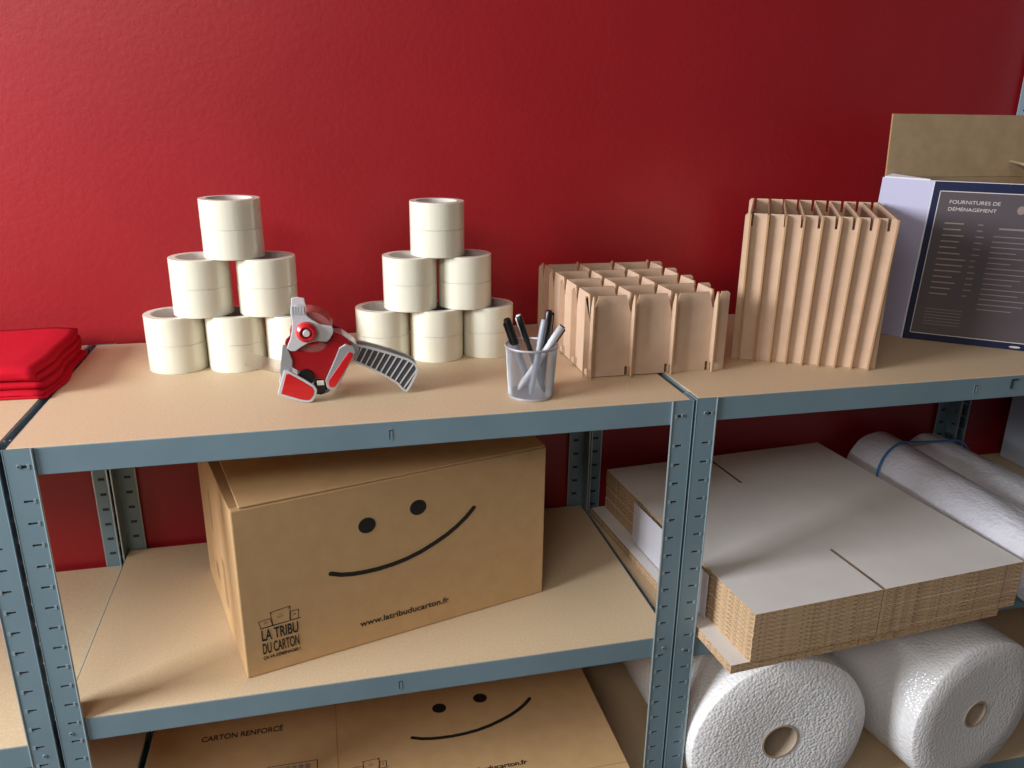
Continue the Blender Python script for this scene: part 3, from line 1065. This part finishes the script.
# ------------------------------------------------------------------ printed white box (poster side facing the room)
PB = empty('display_box', (1.586, 0.265, 0.0020))
tag(PB, 'open white carton with navy framed printed price list on its front', 'box')
FLn, FRn, BRn, BLn = Vector((0, 0)), Vector((0.190, -0.1515)), Vector((0.320, 0.083)), Vector((-0.046, 0.090))
PH = 0.316
e_ = (FRn - FLn).normalized()
LEAN = Vector((e_.x, e_.y)) * 0.012


def pz(p, z, inw=0.0):
    q = p + LEAN * (z / PH)
    return (q.x, q.y, z)


ring = [FLn, FRn, BRn, BLn]
cen = sum(ring, Vector((0, 0))) / 4
mb = MB()
tk = 0.0045
inn = [p + (cen - p).normalized() * tk * 1.4 for p in ring]
for i in range(4):
    a, b, c, d = ring[i], ring[(i + 1) % 4], inn[(i + 1) % 4], inn[i]
    mb.face([pz(a, 0), pz(b, 0), pz(b, PH), pz(a, PH)], 'cool_lit_card' if i == 3 else 'white_box')  # left face carries the painted bluish light
    mb.face([pz(c, 0.004), pz(d, 0.004), pz(d, PH), pz(c, PH)], 'grey_kraft')
    mb.face([pz(a, PH), pz(b, PH), pz(c, PH), pz(d, PH)], 'kraft_edge')
mb.face([pz(p, 0.0) for p in reversed(ring)], 'white_box')
mb.face([pz(p, 0.004) for p in inn], 'grey_kraft')
mb.build('box_body', PB)
# back flap standing up against the wall side
mb = MB()
a, b = BLn, BRn
d0 = (b - a).normalized()
nrm = Vector((-d0.y, d0.x))
A0 = Vector(pz(a, PH)); B0 = Vector(pz(b, PH))
A0 = A0 + Vector((d0.x, d0.y, 0)) * 0.004
up = Vector((nrm.x * 0.10, nrm.y * 0.10, 1)).normalized() * 0.122
q = [A0, B0, B0 + up, A0 + up + Vector((d0.x * 0.004, d0.y * 0.004, 0))]
off = Vector((nrm.x, nrm.y, 0)) * -0.004
i = len(mb.v)
mb.v += [tuple(p) for p in q] + [tuple(p + off) for p in q]
k1, k2 = mb.mi('grey_kraft'), mb.mi('kraft_edge')
for fidx, mm in (((0, 1, 2, 3), k1), ((7, 6, 5, 4), k1), ((0, 4, 5, 1), k2), ((1, 5, 6, 2), k2), ((2, 6, 7, 3), k2), ((3, 7, 4, 0), k2)):
    mb.f.append(tuple(i + z for z in fidx)); mb.m.append(mm)
mb.build('flap', PB)['label'] = 'upright brown inner side of the back flap'
# short side flap folded over at the right
mb = MB()
c0 = Vector(pz(BRn, PH)); c1 = Vector(pz(FRn, PH))
q = [c0, c1, c1 + Vector((-0.085, 0.062, 0.035)), c0 + Vector((-0.085, -0.010, 0.030))]
mb.face(q, 'grey_kraft')
o = mb.build('flap', PB); o['label'] = 'side flap folded inwards'
s_ = o.modifiers.new('thick', 'SOLIDIFY'); s_.thickness = 0.004
# left side flap edge: small notch at the top left
mb = MB()
mb.box(0, 0.0, 0, 0, 0, 0, 'white_box') if False else None
g0 = Vector(pz(FLn + (BLn - FLn) * 0.06, PH)); g1 = Vector(pz(FLn + (BLn - FLn) * 0.95, PH))
mb.face([g0 + Vector((-0.001, 0, -0.001)), g1 + Vector((-0.001, 0, -0.001)), g1 + Vector((0.016, 0.0, 0.004)), g0 + Vector((0.020, 0.01, -0.006))], 'white_box')
o = mb.build('flap', PB); s_ = o.modifiers.new('thick', 'SOLIDIFY'); s_.thickness = 0.003
# the print
Fw = (FRn - FLn).length
ex = Vector((e_.x, e_.y, 0)); ez = (Vector(pz(FLn, PH)) - Vector(pz(FLn, 0))).normalized(); en = ex.cross(ez).normalized()
if en.y > 0: en = -en
XP = Matrix((( ex.x, ez.x, en.x, 0), (ex.y, ez.y, en.y, 0), (ex.z, ez.z, en.z, 0), (0, 0, 0, 1)))


def flat(name, rects, m, depth, parent):
    mb = MB()
    for (x0, x1, y0, y1) in rects:
        P = [XP @ Vector(p) for p in ((x0, y0, depth), (x1, y0, depth), (x1, y1, depth), (x0, y1, depth))]
        mb.face(P, m)
    return mb.build(name, parent)


mb = MB(); mb.box(0.003, Fw - 0.001, 0.0005, PH - 0.001, 0.0002, 0.0012, 'navy', X=XP); pr = mb.build('poster', PB)
pr['label'] = 'navy bordered printed sheet'
x0, x1, y0, y1 = 0.0145, Fw - 0.017, 0.014, PH - 0.018
flat('poster_panel', [(x0, x1, y0, y1)], 'slate', 0.0016, pr)
w = 0.0016
flat('poster_line', [(x0, x1, y0, y0 + w), (x0, x1, y1 - w, y1), (x0, x0 + w, y0, y1), (x1 - w, x1, y0, y1)], 'pale_ink', 0.0020, pr)
text_mesh('printed_text', 'FOURNITURES DE', 0.01, XP @ Matrix.Translation((0.035, 0.2745, 0.0019)), 'pale_ink', pr, width=0.086, height=0.0068)
text_mesh('printed_text', 'DÉMÉNAGEMENT', 0.01, XP @ Matrix.Translation((0.035, 0.2610, 0.0019)), 'pale_ink', pr, width=0.082, height=0.0082)
rr = random.Random(4)
rows = []
for k in range(13):
    y = 0.236 - k * 0.0116
    rows.append((0.034, 0.034 + rr.uniform(0.028, 0.052), y, y + 0.0024))
flat('price_row', rows, 'brown_ink', 0.0020, pr)
rows = []
for k in range(13):
    y = 0.236 - k * 0.0116
    rows.append((0.092, 0.092 + rr.uniform(0.008, 0.015), y, y + 0.0022))
flat('price_column', rows, 'faint_ink', 0.0020, pr)
rows = [(0.128, 0.196, 0.230, 0.2335)]
for k in range(15):
    y = 0.216 - k * 0.0102
    rows.append((0.122, 0.122 + rr.uniform(0.035, 0.085), y, y + 0.0017))
flat('text_rows', rows, 'faint_ink', 0.0020, pr)
rows = [(0.034, 0.100, 0.066 - k * 0.0062, 0.0672 - k * 0.0062) for k in range(6)]
flat('small_print', rows, 'faint_ink', 0.0020, pr)
mb = MB()
mb.face([XP @ Vector((0.157 + 0.0070 * math.cos(t), 0.268 + 0.0080 * math.sin(t), 0.0020)) for t in [2 * PI * k / 20 for k in range(20)]], 'faint_ink')
mb.build('printed_emblem', pr)
mb = MB()
mb.face([XP @ Vector((0.203 + 0.010 * math.cos(t), 0.0065 + 0.0022 * math.sin(t), 0.0020)) for t in [2 * PI * k / 20 for k in range(20)]], 'pale_ink')
mb.build('printed_emblem', pr)

# ------------------------------------------------------------------ white carton at the far right behind
WB = empty('carton', (2.150, 0.22, L2 + 0.0315))
tag(WB, 'plain pale carton standing on the far right unit, half cut by the picture edge', 'carton')
mb = MB(); mb.box(0, 0.42, 0, 0.28, 0, 0.30, 'pale_blue'); mb.build('carton_body', WB, bevel=0.002)
mb = MB(); mb.box(0.001, 0.419, 0.001, 0.139, 0.3005, 0.3045, 'pale_blue'); mb.build('flap', WB, bevel=0.001)
mb = MB(); mb.box(0.001, 0.419, 0.141, 0.279, 0.3005, 0.3045, 'pale_blue'); mb.build('flap', WB, bevel=0.001)
mb = MB(); mb.box(0.0, 0.419, 0.12, 0.16, 0.3046, 0.3050, 'film'); mb.build('closing_tape', WB)

# ------------------------------------------------------------------ folded red cloths
def folded_cloth(label, x0, x1, y0, y1, z0, layers, th, seed, skew=0.0, rz=0.0):
    """A cloth folded back and forth: one continuous serpentine sheet in the y-z section, swept along x."""
    rnd = random.Random(seed)
    sec = []
    r = th * 0.5
    for k in range(layers):
        z = z0 + r + k * th
        fr = k % 2 == 0
        a, b = (y0, y1) if fr else (y1, y0)
        N = 14
        for i in range(N + 1):
            t = i / N
            sec.append((a + (b - a) * t, z))
        if k < layers - 1:
            s = 1 if fr else -1
            for i in range(1, 5):
                ang = -PI / 2 + PI * i / 5
                sec.append((b + s * r * 0.9 * math.cos(ang), z + r + r * math.sin(ang)))
    NX = 30
    mb = MB()
    n = len(sec)
    for i in range(NX + 1):
        t = i / NX
        for j, (y, z) in enumerate(sec):
            lay = (z - z0) / (layers * th)
            xe = x1 - 0.006 * lay + 0.003 * math.sin(7 * y * 6 + seed) + 0.004 * math.sin(j * 0.31)
            x = x0 + (xe - x0) * t
            h = 0.0012 * lay * (math.sin(23 * x + 5 * y) + math.sin(31 * y - 7 * x))
            drop = -0.004 * lay * max(0, (t - 0.93) / 0.07)
            mb.v.append((x, y + skew * (x1 - x) + 0.002 * math.sin(15 * x + z * 300) * lay, max(z + h + drop, z0 + 0.0008)))
    mb.mi('cloth')
    for i in range(NX):
        for j in range(n - 1):
            mb.f.append((i * n + j, (i + 1) * n + j, (i + 1) * n + j + 1, i * n + j + 1)); mb.m.append(0)
    o = mb.build('folded_cloth', None, smooth=True)
    for p in o.data.polygons: p.use_smooth = True
    s = o.modifiers.new('thick', 'SOLIDIFY'); s.thickness = th * 0.80; s.offset = 0
    tag(o, label, 'cloth', 'folded red cloths on the left unit')
    return o


folded_cloth('bright red folded cloth, thin lower one with its corner crossing the gap', -0.48, 0.005, 0.205, 0.455, 0.0014, 2, 0.0045, 2, skew=0.05)
folded_cloth('bright red thick folded cloth, upper one of the pair at the left edge', -0.47, -0.003, 0.225, 0.462, 0.0110, 3, 0.0135, 9, skew=0.05)
